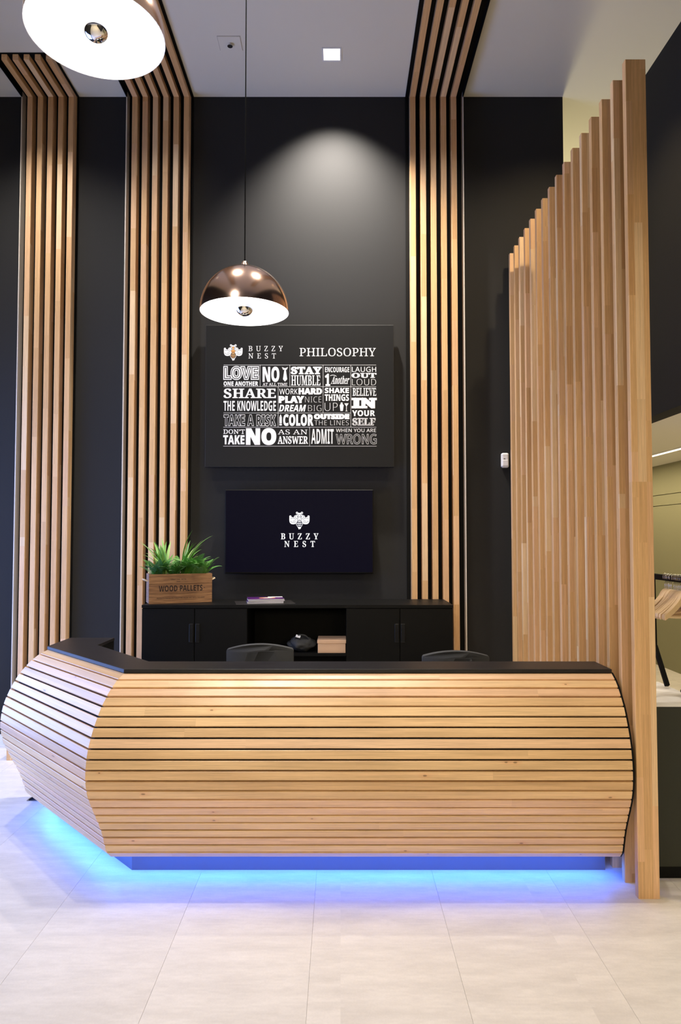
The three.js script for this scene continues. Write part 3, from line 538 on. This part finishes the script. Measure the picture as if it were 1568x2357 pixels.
{
  const W = 1366, H = 768, [cc, c] = canvas(W, H), k = W / 342;
  c.fillStyle = '#070614'; c.fillRect(0, 0, W, H); c.translate(-518 * k, -1127 * k); c.scale(k, k);
  bee(c, 689.5, 1198, 24, false);
  word(c, 'BUZZY', 646, 1228, 734, 1242, 'bold serif', { spaced: 1, k0: 1, k: 0.85 }); word(c, 'NEST', 654, 1246, 726, 1260, 'bold serif', { spaced: 1, k0: 1, k: 0.85 });
  const x0 = -0.935, x1 = 0.267, y0 = 1.392, y1 = 2.07, o = thing('television', 'flat black television on the wall showing a white bee emblem', 'television', [(x0 + x1) / 2, (y0 + y1) / 2, -WALL]);
  part('housing', new RoundedBoxGeometry(x1 - x0, y1 - y0, 0.045, 2, 0.006).translate(0, 0, 0.076), M.blackSatin, o);
  part('wall_bracket', new THREE.BoxGeometry(0.4, 0.3, 0.054).translate(0, 0, 0.027), M.black, o);
  const t = canvasTex(cc);
  part('screen', new THREE.BoxGeometry(x1 - x0 - 0.016, y1 - y0 - 0.018, 0.0008).translate(0, 0.002, 0.0989), phy({ color: 0x050507, roughness: 0.3, specularIntensity: 0.05, emissive: 0xffffff, emissiveMap: t, emissiveIntensity: 3 }), o);
  const l = new THREE.RectAreaLight(lin([0.3, 0.3, 1]), 0.04, x1 - x0, y1 - y0); l.name = 'screen_light'; l.position.set((x0 + x1) / 2, (y0 + y1) / 2, -WALL + 0.11); l.lookAt((x0 + x1) / 2, (y0 + y1) / 2, 0); scene.add(l);
}
{
  const o = thing('motion_detector', 'small white motion detector on the dark wall beside the last screen slat', 'detector', [1.352, 2.316, -WALL]);
  part('housing', new RoundedBoxGeometry(0.062, 0.122, 0.045, 4, 0.016).translate(0, 0, 0.0225), M.white, o);
  part('lens', new RoundedBoxGeometry(0.046, 0.05, 0.012, 3, 0.005).translate(0, -0.022, 0.042), M.white, o);
  part('indicator', new THREE.BoxGeometry(0.012, 0.004, 0.003).translate(-0.008, 0.012, 0.0455), M.black, o);
}

// ---------------------------------------------------------------- office chairs behind the desk
function chair(label, x, d, top, turn) {
  const o = thing('office_chair', label, 'chair', [x, 0, -d], turn, 'office chairs behind the desk');
  const s = new THREE.Shape(), w = 0.2;
  s.moveTo(-w + 0.03, 0); s.lineTo(w - 0.03, 0); s.quadraticCurveTo(w, 0, w, 0.04); s.lineTo(w, 0.455); s.quadraticCurveTo(w, 0.468, w - 0.012, 0.471); s.quadraticCurveTo(0, 0.53, -w + 0.012, 0.471); s.quadraticCurveTo(-w, 0.468, -w, 0.455); s.lineTo(-w, 0.04); s.quadraticCurveTo(-w, 0, -w + 0.03, 0);
  const hole = new THREE.Path(); hole.moveTo(-0.075, 0.452); hole.quadraticCurveTo(0.0, 0.465, 0.09, 0.458); hole.lineTo(0.09, 0.463); hole.quadraticCurveTo(0, 0.471, -0.075, 0.456); hole.closePath(); s.holes.push(hole);
  const g = new THREE.ExtrudeGeometry(s, { depth: 0.03, bevelEnabled: true, bevelThickness: 0.006, bevelSize: 0.004, bevelSegments: 2, curveSegments: 14 });
  const p = g.attributes.position; for (let i = 0; i < p.count; i++) p.setZ(i, p.getZ(i) + 0.5 * p.getX(i) ** 2 * -1); g.computeVertexNormals();
  g.translate(0, top - 0.5, -0.2); part('backrest', toCreasedNormals(g, 0.6), M.fabric, o);
  part('seat', new RoundedBoxGeometry(0.46, 0.07, 0.44, 4, 0.03).translate(0, 0.475, 0.03), M.fabric, o);
  part('back_support', tube([V(0, 0.43, 0), V(0, 0.43, -0.19), V(0, 0.5, -0.235), V(0, top - 0.36, -0.225)], 0.018, 16, 8), M.black, o);
  part('gas_lift', new THREE.CylinderGeometry(0.024, 0.03, 0.35, 16).translate(0, 0.265, 0), M.black, o);
  for (let i = 0; i < 5; i++) {
    const a = i * Math.PI * 0.4 + 0.3, leg = part('leg', tube([V(0, 0.105, 0), V(Math.cos(a) * 0.15, 0.095, Math.sin(a) * 0.15), V(Math.cos(a) * 0.29, 0.07, Math.sin(a) * 0.29)], 0.017, 8, 8), M.black, o);
    part('castor', new THREE.CylinderGeometry(0.028, 0.028, 0.04, 16).rotateX(Math.PI / 2).rotateY(-a + 0.5).translate(Math.cos(a) * 0.29, 0.028, Math.sin(a) * 0.29), M.black, leg);
  }
}
chair('charcoal office chair in front of the open sideboard shelf', -0.483, 4.0, 1.032, 0.04);
chair('charcoal office chair near the right end of the sideboard', 0.697, 4.0, 0.99, -0.03);

// ---------------------------------------------------------------- lamps
function pendant(label, x, y, d, r, power) {
  const o = thing('pendant_lamp', label, 'pendant lamp', [x, y, -d], 0, 'copper pendant lamps');
  const arc = (R, n, a0 = 0, k = 1) => Array.from({ length: n + 1 }, (_, i) => { const a = a0 + (Math.PI / 2 - a0) * i / n; return new THREE.Vector2(Math.max(0.0001, R * Math.cos(a)), R * k * Math.sin(a)); });
  part('shade', new THREE.LatheGeometry([...arc(r, 30, 0, 1.03)], 72), M.copper, o);
  part('shade_lining', new THREE.LatheGeometry([new THREE.Vector2(r, 0), ...arc(r - 0.004, 30, 0.002, 1.03)], 72), M.domeWhite, o);
  part('cap', new THREE.CylinderGeometry(0.012, 0.03, 0.035, 20).translate(0, r * 1.03 + 0.012, 0), M.copper, o);
  part('cord', new THREE.CylinderGeometry(0.003, 0.003, HC - y - r * 1.03 - 0.05, 8).translate(0, (HC - y + r * 1.03) / 2, 0), M.black, o);
  part('ceiling_rose', new THREE.CylinderGeometry(0.05, 0.05, 0.028, 24).translate(0, HC - y - 0.014, 0), M.copper, o);
  part('socket', new THREE.CylinderGeometry(0.02, 0.02, 0.09, 16).translate(0, r * 1.03 - 0.05, 0), M.domeWhite, o);
  const R = 0.046, by = 0.026;
  part('bulb', new THREE.SphereGeometry(R, 28, 18, 0, Math.PI * 2, 0, Math.PI * 0.42).translate(0, by, 0), M.bulb, o);
  part('bulb_crown', new THREE.SphereGeometry(R, 28, 18, 0, Math.PI * 2, Math.PI * 0.42, Math.PI * 0.58).translate(0, by, 0), M.mirror, o);
  const dn = new THREE.SpotLight(lin(LIGHT.pendant.color), LIGHT.pendant.down, 0, 1.35, 0.6, 2); dn.name = 'pendant_down_light'; dn.position.set(x, y - 0.026, -d); dn.target.position.set(x, 0, -d); dn.castShadow = true; dn.shadow.radius = 3; scene.add(dn, dn.target);
  const l = new THREE.PointLight(lin(LIGHT.pendant.color), power); l.name = 'pendant_light'; l.position.set(x, y + by + 0.022, -d); l.castShadow = true; scene.add(l);
}
pendant('copper dome pendant lamp hanging in front of the lettered board', -0.484, 2.816, 3.4, 0.2227, LIGHT.pendant.power);
pendant('large near copper dome pendant lamp in the top left corner', -0.81, 3.345, 2.2, 0.2227, LIGHT.pendant.power);

const DL = 'square downlights in the ceiling';
function downlight(label, x, d, spec, glow, angle = 64, tilt = 0) {
  const o = thing('ceiling_light', label, 'downlight', [x, HC, -d], 0, DL), s = 0.075;
  const f = new THREE.Shape([[-s, -s], [s, -s], [s, s], [-s, s]].map((q) => new THREE.Vector2(...q))); const hl = s - 0.012; f.holes.push(new THREE.Path([[-hl, -hl], [-hl, hl], [hl, hl], [hl, -hl]].map((q) => new THREE.Vector2(...q))));
  part('frame', new THREE.ExtrudeGeometry(f, { depth: 0.006, bevelEnabled: false }).rotateX(Math.PI / 2), M.white, o);
  part('light_panel', new THREE.BoxGeometry(hl * 2, 0.002, hl * 2).translate(0, -0.002, 0), glow, o);
  const l = new THREE.SpotLight(lin(spec.color), spec.power, 0, angle * Math.PI / 180, 1, 2); l.name = 'downlight_beam'; l.position.set(x, HC - 0.012, -d); l.target.position.set(x, HC - 2.2, -d - tilt); l.castShadow = true; l.shadow.radius = 2.5; scene.add(l, l.target);
}
downlight('square downlight in the ceiling above the lettered board', -0.067, 5.105, { ...LIGHT.downlight, power: 215 }, M.lampGlow, 48, 0.7);
for (const [x, d, where] of [[-2.45, 4.4, 'above the leftmost slat column'], [-1.45, 4.4, 'above the plant crate'], [0.8, 4.4, 'above the right slat column'], [1.75, 4.4, 'above the slat screen'], [-0.95, 3.3, 'above the left half of the desk'], [0.35, 3.3, 'above the right half of the desk']])
  downlight('square downlight in the ceiling out of view ' + where, x, d, x > 0.9 ? LIGHT.warm : d > 4 ? LIGHT.downlight : { ...LIGHT.downlight, power: 34 }, x > 0.9 ? M.warmGlow : M.lampGlow, d > 4 ? 46 : 58, d > 4 ? 0.95 : 0);
// opal globe lamps under the gallery behind the viewer
for (const d of [-1.3, -3.0]) for (const x of [-2.0, -0.1, 1.8]) {
  const o = thing('globe_lamp', `opal globe lamp under the gallery, ${d > -2 ? 'front' : 'rear'} row, ${x < -1 ? 'left' : x < 1 ? 'middle' : 'right'} one`, 'globe lamp', [x, 2.45, -d], 0, 'globe lamps under the gallery');
  part('globe', new THREE.SphereGeometry(0.13, 28, 20), x > 1 ? M.opalWarm : M.opal, o);
  part('stem', new THREE.CylinderGeometry(0.006, 0.006, 0.22, 8).translate(0, 0.24, 0), M.black, o);
  const q = x > 1 ? LIGHT.warmGlobe : LIGHT.globe, l = new THREE.PointLight(lin(q.color), q.power); l.name = 'globe_light'; l.position.set(x, 2.45, -d); l.castShadow = true; l.shadow.radius = 6; scene.add(l);
}
// sprinkler plate in the ceiling
{
  const o = thing('sprinkler_plate', 'flush square plate with a small sprinkler head in the ceiling', 'sprinkler', [-0.83, HC, -4.99]);
  part('plate', new THREE.BoxGeometry(0.166, 0.006, 0.146).translate(0, -0.003, 0), M.ceiling, o);
  part('seam', new THREE.BoxGeometry(0.174, 0.002, 0.15).translate(0, -0.001, 0), M.joint, o);
  part('head', mergeGeometries([new THREE.CylinderGeometry(0.01, 0.014, 0.02, 14).translate(0, -0.012, 0), new THREE.CylinderGeometry(0.02, 0.02, 0.003, 16).translate(0, -0.024, 0)]), M.chrome, o);
}
// line light in the cloakroom
{
  const o = thing('line_light', 'long white line light in the low ceiling of the cloakroom', 'ceiling light', [3.6, 2.634, -6.2]);
  part('profile', box(-0.035, 0.035, -0.012, 0, -3.6, 3.6), M.white, o);
  part('light_tube', box(-0.024, 0.024, -0.016, -0.01, -3.58, 3.58), M.stripGlow, o);
  const l = new THREE.RectAreaLight(lin(LIGHT.cloak.color), LIGHT.cloak.power, 0.05, 7.1); l.name = 'line_light_beam'; l.position.set(3.6, 2.61, -6.2); l.rotation.x = -Math.PI / 2; scene.add(l);
}
// uplight trough on the soffit wall, out of sight behind the end of the dark wall: it washes the ceiling there
{
  const o = thing('uplight_trough', 'long white uplight trough across the passage beyond the dark wall end', 'wall lamp', [2.16, 2.9, -8.4]);
  part('trough', mergeGeometries([box(-0.28, 0.28, 0, 0.012, -1.25, 1.25), box(-0.28, -0.268, 0.012, 0.07, -1.25, 1.25), box(0.268, 0.28, 0.012, 0.07, -1.25, 1.25)]), M.white, o);
  part('light_tube', box(-0.25, 0.25, 0.014, 0.03, -1.2, 1.2), M.warmGlow, o);
  const l = new THREE.RectAreaLight(lin([1, 0.88, 0.52]), 50, 0.5, 2.4); l.name = 'uplight_beam'; l.position.set(2.16, 2.972, -8.4); l.rotation.x = Math.PI / 2; scene.add(l);
}
// small details on the floor behind the desk
{
  const o = thing('wood_block', 'brown wooden block on the floor behind the left end of the desk', 'block', [-2.43, 0, -5.35]);
  part('body', new RoundedBoxGeometry(0.19, 0.13, 0.26, 2, 0.004).translate(0, 0.065, 0), M.stave, o);
}
{
  const o = thing('floor_bracket', 'thin dark metal bracket on the floor behind the left end of the desk', 'bracket', [-1.97, 0, -4.45]);
  part('base', new THREE.BoxGeometry(0.07, 0.004, 0.05).translate(0, 0.002, 0), M.steel, o);
  part('stay', new THREE.BoxGeometry(0.06, 0.006, 0.05).rotateZ(0.5).translate(0.005, 0.021, 0), M.black, o);
}
scene.traverse((o) => { if (o.isMesh) o.castShadow = o.receiveShadow = true; });
renderer.render(scene, camera);
